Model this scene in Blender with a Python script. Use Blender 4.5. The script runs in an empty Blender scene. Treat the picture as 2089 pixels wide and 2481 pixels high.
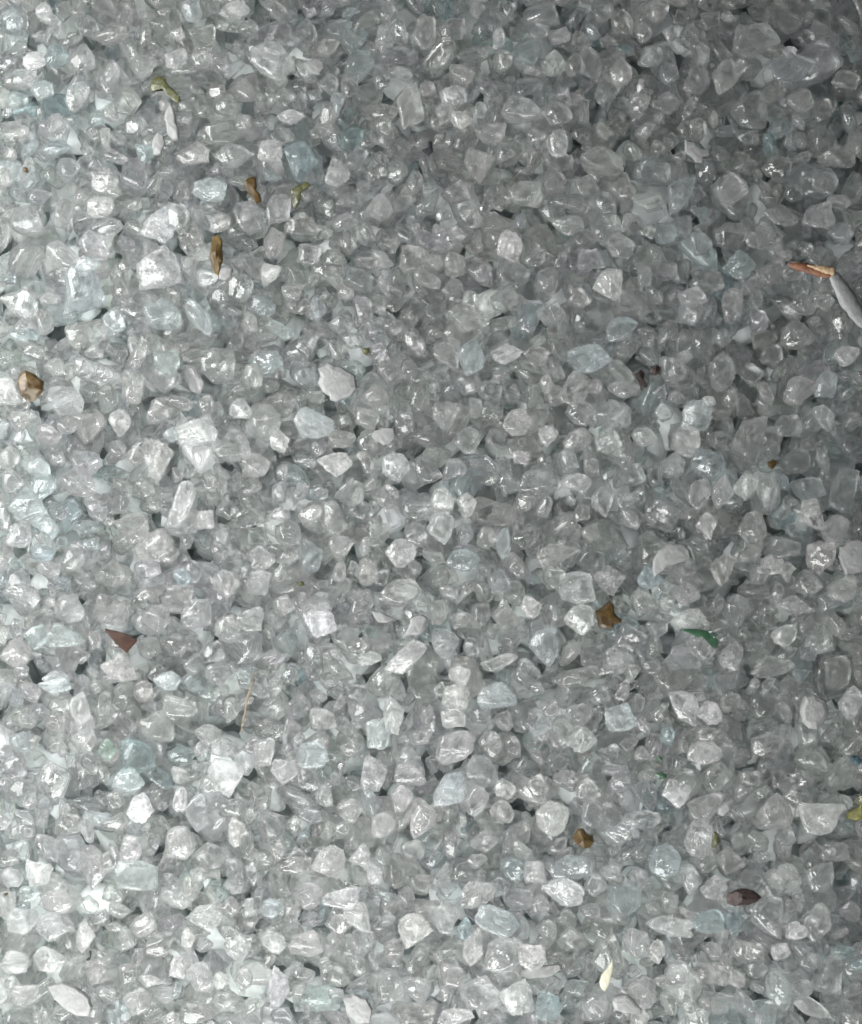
import bpy, bmesh, math, random
import numpy as np
from mathutils import Vector, Matrix, Euler

random.seed(11)
rng = np.random.default_rng(11)
W, H = 2089.0, 2481.0
S = 0.10 / W                       # metres per photo pixel: the picture is about 10 cm wide
PI = math.pi
scene = bpy.context.scene
col = scene.collection

def wx(px): return (px - W / 2) * S
def wy(py): return (H / 2 - py) * S

# ------------------------------------------------------------------ materials
def new_mat(name):
    m = bpy.data.materials.new(name); m.use_nodes = True
    nt = m.node_tree; nt.nodes.clear()
    return m, nt, nt.nodes, nt.links

def N(nodes, kind, **kw):
    n = nodes.new(kind)
    for k, v in kw.items():
        if k in n.inputs: n.inputs[k].default_value = v
        else: setattr(n, k, v)
    return n

def ramp(nodes, stops, interp='LINEAR'):
    r = nodes.new('ShaderNodeValToRGB'); cr = r.color_ramp; cr.interpolation = interp
    while len(cr.elements) < len(stops): cr.elements.new(0.5)
    for e, (p, c) in zip(cr.elements, stops):
        e.position = p; e.color = (c, c, c, 1) if isinstance(c, (int, float)) else tuple(c) + (1,)
    return r

def math_(nodes, links, op, a, b=None, clamp=False):
    n = nodes.new('ShaderNodeMath'); n.operation = op; n.use_clamp = clamp
    for i, v in enumerate((a, b)):
        if v is None: continue
        if isinstance(v, (int, float)): n.inputs[i].default_value = v
        else: links.new(v, n.inputs[i])
    return n.outputs[0]

def glass_material():
    """Crushed glass: tint, milkiness, roughness and crack amount vary per granule through mesh attributes."""
    m, nt, nodes, links = new_mat('crushed_glass')
    out = nodes.new('ShaderNodeOutputMaterial')
    tint = nodes.new('ShaderNodeAttribute'); tint.attribute_name = 'tint'      # alpha = seed
    look = nodes.new('ShaderNodeAttribute'); look.attribute_name = 'look'      # milk, rough, crack
    sep = nodes.new('ShaderNodeSeparateColor'); links.new(look.outputs['Color'], sep.inputs[0])
    milk, rough, crack = sep.outputs
    geo = nodes.new('ShaderNodeTexCoord')
    n1 = N(nodes, 'ShaderNodeTexNoise', Scale=1.0 / (S * 9), Detail=1.0, Roughness=0.6)
    links.new(geo.outputs['Object'], n1.inputs['Vector'])
    b1 = N(nodes, 'ShaderNodeBump', Distance=S * 3)
    links.new(math_(nodes, links, 'MULTIPLY_ADD', crack, 0.5), b1.inputs['Strength']); nodes[-1].inputs[2].default_value = 0.15
    links.new(n1.outputs['Fac'], b1.inputs['Height'])
    glass = nodes.new('ShaderNodeBsdfGlass'); glass.inputs['IOR'].default_value = 1.5
    links.new(tint.outputs['Color'], glass.inputs['Color']); links.new(rough, glass.inputs['Roughness'])
    links.new(b1.outputs[0], glass.inputs['Normal'])
    clear = nodes.new('ShaderNodeBsdfTransparent'); links.new(tint.outputs['Color'], clear.inputs['Color'])
    fac = milk
    dif = N(nodes, 'ShaderNodeBsdfDiffuse'); tra = N(nodes, 'ShaderNodeBsdfTranslucent')
    dk = nodes.new('ShaderNodeVectorMath'); dk.operation = 'MULTIPLY'; dk.inputs[1].default_value = (.90, .90, .90); links.new(tint.outputs['Color'], dk.inputs[0])
    for n in (dif, tra): links.new(dk.outputs[0], n.inputs['Color'])
    ms = nodes.new('ShaderNodeMixShader'); ms.inputs[0].default_value = 0.62
    links.new(dif.outputs[0], ms.inputs[1]); links.new(tra.outputs[0], ms.inputs[2])
    mg = nodes.new('ShaderNodeMixShader'); mg.inputs[0].default_value = CLEAR
    links.new(glass.outputs[0], mg.inputs[1]); links.new(clear.outputs[0], mg.inputs[2])
    mx = nodes.new('ShaderNodeMixShader')
    links.new(fac, mx.inputs[0]); links.new(mg.outputs[0], mx.inputs[1]); links.new(ms.outputs[0], mx.inputs[2])
    links.new(mx.outputs[0], out.inputs['Surface'])
    return m
STREAK, CLEAR = 0.6, 0.38

def deep_material():
    """granules far down in the heap: light in the gaps put into a pale matte colour"""
    m, nt, nodes, links = new_mat('gap_brightening_glass')
    out = nodes.new('ShaderNodeOutputMaterial')
    tint = nodes.new('ShaderNodeAttribute'); tint.attribute_name = 'tint'
    geo = nodes.new('ShaderNodeTexCoord')
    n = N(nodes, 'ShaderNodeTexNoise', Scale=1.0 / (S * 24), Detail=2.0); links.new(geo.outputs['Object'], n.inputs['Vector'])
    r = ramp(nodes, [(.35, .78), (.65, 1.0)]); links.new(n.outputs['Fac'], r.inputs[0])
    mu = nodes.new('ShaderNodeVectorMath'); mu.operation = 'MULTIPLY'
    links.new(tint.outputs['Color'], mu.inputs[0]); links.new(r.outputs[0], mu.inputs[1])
    dif = N(nodes, 'ShaderNodeBsdfDiffuse'); tra = N(nodes, 'ShaderNodeBsdfTranslucent')
    ms = nodes.new('ShaderNodeMixShader'); ms.inputs[0].default_value = 0.4
    for n in (dif, tra): links.new(mu.outputs[0], n.inputs['Color'])
    links.new(dif.outputs[0], ms.inputs[1]); links.new(tra.outputs[0], ms.inputs[2])
    links.new(ms.outputs[0], out.inputs['Surface'])
    return m

def chip_material(name, c0, c1, rough=0.25, trans=0.35, scale=30, bump=0.4, stops=(0.38, 0.62), spec=0.5):
    m, nt, nodes, links = new_mat(name)
    out = nodes.new('ShaderNodeOutputMaterial')
    tc = nodes.new('ShaderNodeTexCoord')
    mp = nodes.new('ShaderNodeVectorMath'); mp.operation = 'SCALE'; mp.inputs['Scale'].default_value = 1.0 / (S * scale)
    links.new(tc.outputs['Object'], mp.inputs[0])
    n = N(nodes, 'ShaderNodeTexNoise', Scale=1.0, Detail=5.0, Roughness=0.6, Distortion=1.2)
    links.new(mp.outputs[0], n.inputs['Vector'])
    r = ramp(nodes, [(stops[0], c0), (stops[1], c1)]); links.new(n.outputs['Fac'], r.inputs[0])
    b = N(nodes, 'ShaderNodeBump', Strength=bump, Distance=S * 5); links.new(n.outputs['Fac'], b.inputs['Height'])
    p = N(nodes, 'ShaderNodeBsdfPrincipled', IOR=1.5, Roughness=rough)
    p.inputs['Transmission Weight'].default_value = trans
    p.inputs['Specular IOR Level'].default_value = spec
    links.new(r.outputs[0], p.inputs['Base Color']); links.new(b.outputs[0], p.inputs['Normal'])
    links.new(p.outputs[0], out.inputs['Surface'])
    return m

M_GLASS = glass_material()
M_DEEP = deep_material()
M_FROST = chip_material('frosted_glass', (0.17, 0.172, 0.172), (0.235, 0.238, 0.238), rough=0.5, trans=0.3, scale=22, bump=0.55, spec=0.3)
M_WHITE = chip_material('white_glass', (0.30, 0.30, 0.30), (0.5, 0.5, 0.5), rough=0.2, trans=0.1, scale=16, bump=0.8)
M_AMBER = chip_material('amber_glass', (0.033, 0.019, 0.006), (0.070, 0.045, 0.014), rough=0.35, trans=0.2, scale=40, bump=0.3, spec=0.2)
M_GOLD = chip_material('golden_amber_glass', (0.040, 0.023, 0.008), (0.10, 0.070, 0.026), rough=0.35, trans=0.3, scale=34, bump=0.35, spec=0.2)
M_BROWN = chip_material('brown_glass', (0.020, 0.010, 0.007), (0.042, 0.020, 0.013), rough=0.4, trans=0.1, scale=30, bump=0.3, spec=0.2)
M_MAROON = chip_material('maroon_glass', (0.014, 0.010, 0.009), (0.040, 0.027, 0.026), rough=0.4, trans=0.1, scale=16, bump=0.8, spec=0.2)
M_OLIVE = chip_material('olive_glass', (0.045, 0.048, 0.018), (0.09, 0.092, 0.04), rough=0.25, trans=0.3, scale=24)
M_YELLOW = chip_material('yellow_green_glass', (0.09, 0.09, 0.018), (0.16, 0.155, 0.04), rough=0.25, trans=0.3, scale=24)
M_GREEN = chip_material('green_glass', (0.02, 0.06, 0.032), (0.05, 0.11, 0.065), rough=0.2, trans=0.4, scale=24)
M_BLUE = chip_material('blue_glass', (0.04, 0.07, 0.09), (0.07, 0.12, 0.15), rough=0.2, trans=0.4, scale=24)
M_DARK = chip_material('charcoal_glass', (0.004, 0.005, 0.006), (0.018, 0.021, 0.024), rough=0.35, trans=0.0, scale=14, bump=0.6, spec=0.15)
M_CREAM = chip_material('cream_husk', (0.24, 0.235, 0.175), (0.33, 0.325, 0.26), rough=0.6, trans=0.0, scale=26, bump=0.2)
M_PALEY = chip_material('pale_amber_glass', (0.3, 0.26, 0.14), (0.4, 0.38, 0.3), rough=0.3, trans=0.3, scale=30)
M_BARK = chip_material('twig_bark', (0.055, 0.018, 0.008), (0.13, 0.05, 0.02), rough=0.6, trans=0.0, scale=14, bump=0.5)
M_WOOD = chip_material('twig_wood', (0.20, 0.13, 0.07), (0.30, 0.22, 0.14), rough=0.7, trans=0.0, scale=12, bump=0.4)
M_STRAW = chip_material('straw', (0.11, 0.075, 0.04), (0.17, 0.12, 0.07), rough=0.6, trans=0.0, scale=14, bump=0.3)
M_BASE = chip_material('gap_brightening_ground', (0.80, 0.83, 0.83), (0.86, 0.88, 0.88), rough=0.9, trans=0.0, scale=50, bump=0.6, spec=0.1)  # pale ground colour stands in for light reaching the gaps

# ------------------------------------------------------------------ value noise for relief and inner fractures
def vnoise(P):
    i = np.floor(P).astype(np.int64); f = P - i; f = f * f * (3 - 2 * f)
    def h(a, b, c):
        n = (a * 73856093) ^ (b * 19349663) ^ (c * 83492791)
        n = (n ^ (n >> 13)) * 1274126177 & 0x7fffffff
        return ((n ^ (n >> 16)) & 0xffff) / 65535.0
    x, y, z = i.T; u, v, w = f.T
    L = lambda a, b, t: a + (b - a) * t
    return L(L(L(h(x, y, z), h(x + 1, y, z), u), L(h(x, y + 1, z), h(x + 1, y + 1, z), u), v),
             L(L(h(x, y, z + 1), h(x + 1, y, z + 1), u), L(h(x, y + 1, z + 1), h(x + 1, y + 1, z + 1), u), v), w)

def cracks(v, amount, milk):
    """milky share per vertex: thin bright fracture lines and cloudy patches"""
    A = rng.normal(size=(3, 3)); A /= np.linalg.norm(A, axis=1)[:, None]
    st = np.array([1.0, 1.0, rng.uniform(1.0, 3.0)])                # some granules are striated one way
    P = (v @ A.T) * st + rng.uniform(0, 500, 3)
    W1 = vnoise(P / 22.0) * 2 - 1; W2 = vnoise(P / 22.0 + 91.3) * 2 - 1
    Q = P / 13.0 + np.column_stack([W1, W2, W1 * W2]) * 1.1
    r = 1 - np.abs(vnoise(Q) * 2 - 1)                               # ridges
    line = np.clip((r - 0.80) / 0.18, 0, 1) ** 1.5
    cloud = np.clip((vnoise(P / 30.0 + 7.7) - .5) * 3, 0, 1)
    r2 = 1 - np.abs(vnoise(Q * 2.1 + 33) * 2 - 1)
    fine = np.clip((r2 - 0.82) / 0.18, 0, 1)
    return np.clip(milk + amount * (line * .55 + cloud * .25 + fine * .3), 0, .95)

# ------------------------------------------------------------------ granule shapes
def ico(sub):
    bm = bmesh.new(); bmesh.ops.create_icosphere(bm, subdivisions=sub, radius=1.0)
    v = np.array([x.co[:] for x in bm.verts]); f = np.array([[q.index for q in p.verts] for p in bm.faces])
    bm.free(); v /= np.linalg.norm(v, axis=1)[:, None]
    return v, f
ICO = {2: ico(2), 3: ico(3), 4: ico(4)}

def rock(sub, style='c'):
    """Rounded-edge polyhedron with slightly hollow, wavy fracture faces; returns verts inside a unit box."""
    d, f = ICO[sub]
    n = {'c': rng.integers(9, 15), 's': rng.integers(12, 18), 'p': rng.integers(6, 9), 'k': 8}[style]
    nr = rng.normal(size=(n, 3)); nr /= np.linalg.norm(nr, axis=1)[:, None]
    if style == 'k':
        nr = np.array([[1, 0, 0], [-1, 0, 0], [0, 1, 0], [0, -1, 0], [0, 0, 1], [0, 0, -1], [.7, .7, .2], [-.6, .5, .6]], float)
        nr += rng.normal(scale=0.16, size=nr.shape); nr /= np.linalg.norm(nr, axis=1)[:, None]
    else:                                     # keep every direction bounded
        nr = np.vstack([nr, [[0, 0, 1], [0, 0, -1]], rng.normal(scale=.25, size=(4, 3)) + [[1, 0, 0], [-1, 0, 0], [0, 1, 0], [0, -1, 0]]])
        nr /= np.linalg.norm(nr, axis=1)[:, None]
    off = rng.uniform(0.72, 1.12, len(nr)) if style != 'p' else rng.uniform(0.5, 1.25, len(nr))
    p = {'c': 80, 's': 26, 'p': 110, 'k': 90}[style] * rng.uniform(0.75, 1.25)
    q = np.maximum(d @ nr.T, 1e-3) / off
    qm = q.max(1); r = 1.0 / (qm * ((q / qm[:, None]) ** p).sum(1) ** (1.0 / p))
    r = np.minimum(r, 1.7)
    for k in range(3):                         # conchoidal waviness
        a = rng.normal(size=3) * (2.2 + 2.5 * k)
        r = r * (1 + (0.035 if style != 's' else 0.02) / (1 + .5 * k) * np.sin(d @ a * 1.6 + rng.uniform(0, 6.28)))
    if style in 'cp' and rng.random() < .6:    # a bitten-out scoop
        c = rng.normal(size=3); c[2] = abs(c[2]) * .5; c /= np.linalg.norm(c)
        t = np.clip((d @ c - 0.80) / 0.2, 0, 1); r = r * (1 - rng.uniform(.1, .26) * t * t * (3 - 2 * t))
    v = d * r[:, None]
    if sub >= 3:
        o = rng.uniform(0, 300, 3); A = rng.normal(size=(3, 3)); A /= np.linalg.norm(A, axis=1)[:, None]
        w = vnoise(v * 2.6 + o); R = np.abs(vnoise((v @ A.T) * [3, 3, 6] + o + w[:, None] * 1.5) * 2 - 1)
        v = v * (1 - (.035 * (1 - R) ** 2 + .010 * (vnoise(v * 9 + o) - .5)))[:, None]
    return v, f

def fractures(v, f, k):
    """small curved fracture sheets inside a granule"""
    lo, hi = v.min(0), v.max(0); c = (lo + hi) / 2; e = (hi - lo) / 2
    V, F, n = [v], [f], len(v)
    for _ in range(k):
        A = np.array(Euler(tuple(rng.uniform(0, 2 * PI, 3))).to_matrix())
        m = 9; r = rng.uniform(.28, .52); asp = rng.uniform(.35, 1)
        P = [[0, 0, .0]]
        for q in (.5, 1):
            for i in range(m):
                a = 2 * PI * i / m + rng.normal(scale=.08); x, y = math.cos(a) * q * r * rng.uniform(.8, 1.1), math.sin(a) * q * r * asp
                P.append([x, y, .55 * (x * x - .4 * y * y) + rng.normal(scale=.012)])
        P = (np.array(P) @ A.T + rng.uniform(-.2, .2, 3)) * e + c
        T = [(0, 1 + i, 1 + (i + 1) % m) for i in range(m)]
        for i in range(m):
            j = (i + 1) % m
            T += [(1 + i, 1 + m + i, 1 + m + j), (1 + i, 1 + m + j, 1 + j)]
        V.append(P); F.append(np.array(T) + n); n += len(P)
    return np.vstack(V), np.vstack(F)

def rot_rand(tilt):
    a = rng.normal(scale=tilt, size=2)
    return np.array(Euler((a[0], a[1], rng.uniform(0, 2 * PI))).to_matrix())

def fit(v, a, b, c):
    """scale to half extents a, b, c about the box centre"""
    lo, hi = v.min(0), v.max(0)
    return (v - (lo + hi) / 2) / ((hi - lo) / 2) * np.array([a, b, c])

# ------------------------------------------------------------------ the heap: granules dropped on a height map (photo pixels)
MARG = 520
CELL = 4.0
GX0, GY0 = -MARG, -MARG
NX, NY = int((W + 2 * MARG) / CELL), int((H + 2 * MARG) / CELL)
HM = np.zeros((NY, NX))

def drop(px, py, a, b, c, th, commit=True, soft=0.06):
    ca, sa = math.cos(th), math.sin(th)
    ex = math.hypot(a * ca, b * sa); ey = math.hypot(a * sa, b * ca)
    i0 = max(0, int((px - ex - GX0) / CELL)); i1 = min(NX, int((px + ex - GX0) / CELL) + 2)
    j0 = max(0, int((py - ey - GY0) / CELL)); j1 = min(NY, int((py + ey - GY0) / CELL) + 2)
    if i1 - i0 < 2 or j1 - j0 < 2: return None
    X = (np.arange(i0, i1) * CELL + GX0 - px)[None, :]; Y = -(np.arange(j0, j1) * CELL + GY0 - py)[:, None]
    u = (X * ca + Y * sa) / a; v = (-X * sa + Y * ca) / b
    rr = 1 - (u * u + v * v)
    k = rr > 0.02
    if not k.any(): return None
    h = np.where(k, np.sqrt(np.maximum(rr, 0)), 0)
    patch = HM[j0:j1, i0:i1]
    z = (patch + c * h)[k].max() - soft * c        # h is how far the underside is above the lowest point
    z = max(z - 0, c)  if False else max((patch - (-c * h))[k].max() - soft * c * 2, c * .9)
    if commit:
        HM[j0:j1, i0:i1] = np.where(k, np.maximum(patch, z + c * h), patch)
    return z

# -- what the photo shows, tile by tile: (x, y, width, height, turn, look) in zoomed tile pixels
#    looks: c clear, b bright and crackled, a pale aqua, A deep aqua, g green-aqua, d dim grey, s smooth pale, S smooth clear
#    shape letter may follow: p pointed, k blocky, r rounded
TILES = {
(0, 0): """175 45 70 75 -20 b;310 35 60 60 0 c;365 105 90 100 0 cr;150 245 110 70 20 b;235 235 100 90 0 A;335 240 110 110 0 cr;85 320 140 90 10 c
75 410 85 65 0 a;170 370 95 85 0 a;320 395 110 110 20 c;470 320 120 120 0 cr;585 270 110 110 0 ck;520 410 110 120 0 cr;720 240 90 90 0 b;830 160 110 110 0 cr
820 235 100 105 0 c;785 40 80 100 0 a;955 35 120 90 20 b;1020 130 80 70 0 c;1120 270 170 160 0 cp;1360 290 60 70 0 c;1465 265 130 140 0 ar
1440 185 90 95 0 c;1490 95 125 62 30 cp;1580 150 90 140 0 b;1740 140 90 140 0 c;1560 310 70 110 15 c;1680 430 110 190 0 cr;1640 300 100 60 -10 c
1170 400 80 80 0 c;1220 405 66 105 0 c;1190 480 110 60 0 bp;950 390 100 60 0 c;820 430 80 90 0 c;905 430 56 100 0 b;910 540 200 110 15 c;1000 510 60 70 0 cr
1070 500 80 50 10 c;1155 560 110 70 0 c;550 510 90 90 0 c;240 520 90 130 0 b;790 630 130 110 -10 cp;1105 620 100 90 0 bk;1230 660 130 165 0 A;960 640 160 100 0 c
410 610 70 90 0 c;280 700 100 100 0 c;420 740 115 110 0 cp;855 770 130 100 -10 ab;660 910 125 150 -20 b;420 855 115 90 10 b;445 930 130 80 0 d;1010 890 110 140 0 c
1140 860 100 120 0 c;1550 850 110 110 0 c;1670 780 70 90 0 b;1380 700 100 120 0 b;1700 870 80 70 0 a;735 890 90 110 0 c;1240 920 150 90 0 c;1115 1000 75 100 0 b
900 910 80 80 0 b;780 1000 100 90 0 c;265 1060 150 110 -25 c;390 1010 140 100 -35 c;640 1100 180 160 20 b;980 1180 110 120 0 c;1270 1040 110 90 0 c;1430 990 60 100 0 c
1560 1080 70 110 0 b;1690 1050 130 110 20 c;350 1180 160 200 0 a;200 1220 90 50 0 b;80 1240 150 130 0 c;490 1180 70 110 0 c;670 1290 150 130 0 a;820 1300 80 175 33 ap
1290 1260 80 110 0 ab;1410 1180 70 80 0 b;1540 1240 90 90 0 c;1475 1290 60 100 0 c;1390 1330 100 100 0 c;1090 1360 110 80 0 c;990 1340 90 80 0 c;90 1370 120 60 0 A
470 1320 90 120 0 a;370 1090 100 60 0 ab;35 700 90 100 0 ab;60 540 110 90 0 c;60 160 90 110 0 a;590 630 70 80 0 A;1040 820 60 50 0 c""",
(1045, 0): """80 130 120 100 0 c;215 120 100 90 0 d;275 165 56 90 -10 b;290 250 85 90 -40 c;395 220 90 90 0 a;500 260 100 110 0 c;585 270 80 100 0 cr;650 250 90 140 0 c
560 160 70 80 0 c;890 240 100 90 0 c;870 130 70 90 0 c;975 140 60 70 0 b;1060 140 80 110 0 cr;930 60 80 80 0 c;780 90 90 110 0 c;720 390 100 130 0 cp
775 300 90 120 0 c;700 50 90 80 0 c;90 390 110 90 0 b;55 460 80 90 0 b;120 490 70 80 30 b;200 450 60 70 0 b;380 460 180 110 -15 c;520 470 110 100 0 cr
590 400 80 60 0 b;850 430 90 100 0 c;960 425 120 90 10 cp;1060 515 90 90 0 cr;1200 320 100 150 -30 c;1080 330 110 110 0 c;970 310 80 80 0 c;1330 170 190 150 0 c
1470 290 170 120 0 dr;1300 450 140 160 0 c;1600 450 75 105 -25 c;430 560 80 70 0 cr;515 590 85 120 0 b;40 580 80 60 0 c;200 670 120 150 15 cp;240 550 130 90 0 c
700 660 180 110 -10 cp;390 790 150 110 -15 c;940 710 80 90 0 cr;1010 790 95 190 -30 ak;1225 780 120 130 0 cr;785 780 100 100 0 cr;880 830 130 80 0 ck;710 840 90 90 0 c
600 770 80 100 0 c;270 905 130 80 -10 c;800 910 40 85 -20 bk;560 920 130 80 0 c;960 950 90 90 0 ap;1100 1000 90 100 0 c;1230 960 140 100 0 c;1370 960 90 120 0 cp
1430 880 150 80 -20 cp;1580 890 130 110 20 cp;1265 1090 110 105 45 ak;720 1165 120 130 0 br;890 1060 130 130 0 c;770 1010 110 100 0 cr;650 1070 120 110 -30 c
320 1010 100 130 0 b;210 1120 70 70 0 cr;100 1080 90 100 0 b;430 1060 100 60 20 cp;600 1225 100 90 0 c;490 1290 110 70 0 b;830 1160 80 60 0 c;1060 1220 120 80 0 cr
1240 1220 90 100 0 b;1330 1220 60 100 0 c;1400 1110 100 110 0 c;150 1310 170 110 -20 cr;780 1350 130 100 0 a;900 1290 90 70 0 a;1470 1370 60 60 0 b;1600 1240 90 70 0 c
1660 640 150 90 0 cr;1600 750 110 100 -20 c;1390 790 90 80 0 c;1480 790 80 70 0 c;1430 520 110 100 0 a;1520 1250 110 90 10 c;340 1230 120 80 -20 c;1200 640 90 90 0 c
1450 230 60 50 0 b;1530 160 70 70 0 c;1600 60 90 100 0 c;1690 330 120 80 0 c;1300 560 90 60 0 c;1480 1110 90 80 0 c;1670 960 100 90 0 d;160 1230 70 70 0 c""",
(0, 830): """20 200 120 110 0 b;225 100 80 90 0 bk;290 120 60 80 0 c;270 240 150 120 -30 c;540 180 90 140 0 c;545 35 50 130 0 b;690 90 100 120 0 ar;900 95 140 150 20 cp
1040 140 80 100 0 cr;1240 135 110 130 0 cr;1430 120 130 110 0 a;1100 90 120 110 0 a;650 262 82 84 0 cr;845 255 60 80 0 cr;985 270 90 80 0 b;490 330 90 110 0 b
360 350 130 120 0 c;200 340 100 90 0 c;90 320 130 90 0 c;280 340 80 70 0 cr;800 360 170 110 10 bp;1080 330 140 160 0 c;1285 325 150 140 20 abp;1525 225 120 100 10 ck
1640 270 100 100 0 c;1500 310 100 80 -30 cp;1650 330 80 90 0 c;1715 230 80 110 0 c;1670 110 70 90 0 cr;1570 60 80 80 0 b;1510 400 90 90 0 cr;1410 370 60 80 0 d
1145 405 80 80 -30 b;950 420 150 140 0 c;1050 500 110 100 0 c;1370 500 140 100 0 b;1480 465 45 40 0 b;1620 510 110 120 0 b;650 480 120 190 10 b;350 500 140 120 -20 c
40 470 80 100 0 s;170 515 90 80 0 a;60 570 90 100 0 cr;190 590 90 110 0 a;110 660 150 140 0 a;340 570 150 120 -20 c;390 690 90 90 0 bp;590 590 90 80 -30 c
750 660 90 190 -10 br;840 725 90 100 -30 bp;540 760 140 130 0 cp;625 830 160 140 0 b;690 870 90 60 30 c;330 760 90 80 0 ab;190 760 90 110 0 ab;75 790 110 100 0 c
220 920 110 90 0 c;170 860 100 80 0 A;460 950 150 110 0 c;605 960 120 100 0 br;790 940 80 100 0 cr;740 1030 110 90 0 cp;900 860 80 100 0 c;1070 880 110 100 0 c
1270 870 100 150 10 a;1390 850 80 90 0 b;1500 940 100 110 0 b;1640 860 125 115 0 br;1540 780 100 110 -35 cp;1360 720 90 150 20 c;1180 780 120 110 -40 c;1010 720 120 80 20 cp
930 680 90 90 0 c;1430 620 120 110 0 cr;1640 1020 160 110 20 c;1320 1150 120 110 0 b;1410 1210 100 120 20 cr;1660 1290 190 100 30 b;1510 1295 100 60 0 b;1170 1070 90 80 0 c
1060 980 100 110 0 c;930 990 110 120 0 c;1145 1090 60 60 0 b;930 1170 100 120 0 c;1025 1130 110 100 0 c;800 1110 120 120 0 c;640 1130 120 120 0 c;450 1090 130 120 0 c
285 1090 120 120 0 cr;90 1040 150 110 0 c;60 1270 120 120 0 cr;270 1205 160 100 -10 a;150 1210 90 110 0 a;490 1330 150 110 -20 b;720 1240 100 90 0 c;870 1270 100 90 30 c
890 1360 110 90 0 cr;690 1380 110 80 0 ab;230 1370 110 60 0 ab;1480 690 100 80 0 c;1700 690 110 80 0 c;560 460 80 90 0 c;700 380 60 60 0 a;1180 240 60 60 0 c
750 960 70 70 0 A;330 1280 80 70 0 c;20 715 50 110 0 cr;230 700 80 60 0 c;1700 780 90 100 0 c;1240 1060 90 80 0 c""",
(1045, 830): """60 60 100 110 0 c;310 50 130 80 0 b;160 60 110 150 0 a;430 60 110 100 0 c;645 65 180 120 0 a;590 190 120 140 -20 bk;670 180 60 60 0 ck;790 190 130 70 0 br
935 205 60 60 0 cr;980 115 120 90 -20 c;1190 120 120 160 0 c;1310 130 100 90 -20 c;1220 230 60 90 0 cr;1085 305 130 150 -30 ab;1130 240 60 40 -20 b;1300 390 125 200 -15 ck
1460 340 110 90 0 c;1400 440 60 80 0 c;1600 310 90 110 0 cp;1700 50 100 80 30 b;240 200 100 90 0 c;350 330 120 110 20 b;60 300 110 120 0 c;150 400 110 110 0 c
480 380 80 90 0 bp;610 290 120 100 0 cr;600 400 120 90 20 b;740 300 140 130 10 cp;720 400 110 110 0 c;870 385 100 80 0 b;950 285 80 80 0 cr;1040 410 110 120 0 c
460 480 60 50 0 cr;370 470 70 60 0 b;280 510 110 100 -20 c;95 520 100 90 0 c;450 575 170 120 -20 c;600 570 110 70 0 b;45 640 90 90 0 b;145 670 80 110 0 br
250 690 190 120 0 c;700 650 90 130 0 c;800 640 90 65 40 b;820 540 110 90 0 cp;990 500 100 110 0 c;1130 500 140 130 0 a;1090 620 90 130 0 cr;1185 610 80 140 -10 cr
1285 590 110 110 0 bk;1370 610 90 130 0 c;1540 600 140 100 0 a;905 700 60 60 0 b;950 740 130 60 -10 bp;1120 750 80 110 0 bk;1310 760 120 140 0 c;1550 710 100 140 15 bk
1690 600 110 180 -20 cp;1200 930 110 130 10 bp;1400 912 95 75 0 wp;1590 880 120 140 0 c;1025 930 120 110 0 c;1090 830 80 60 0 c;40 760 110 130 0 b;380 800 100 90 0 cr
295 820 60 130 0 a;130 890 130 90 0 a;520 860 170 90 20 b;730 970 130 130 0 br;590 1000 150 130 0 b;340 1030 100 110 20 c;410 1080 80 90 0 b;305 1130 110 120 0 s
870 1060 90 110 20 c;1040 1030 120 90 0 b;1070 1130 140 80 0 bk;1540 990 130 90 0 c;1690 1010 120 100 20 c;1500 1080 140 80 -15 b;1620 1060 90 90 0 c;1390 1120 100 90 0 c
600 1130 120 120 0 br;60 1230 115 120 0 br;460 1240 120 170 0 a;815 1205 130 115 -10 c;915 1160 90 90 0 cr;770 1300 130 120 0 c;1110 1250 110 100 0 c;1450 1200 110 85 20 sp
1600 1210 110 130 0 c;1330 1250 80 60 0 c;1230 1280 100 120 0 b;1030 1290 150 100 0 c;280 1310 150 60 15 b;115 1360 90 80 0 b;600 1370 200 70 10 c;1400 1330 180 90 0 c
1500 200 110 130 -30 c;1610 170 90 110 0 a;890 960 100 90 0 A;1170 1180 90 100 0 d;1300 860 90 70 0 c;230 800 90 90 0 c;650 780 70 80 0 c;500 960 90 90 0 c""",
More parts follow.
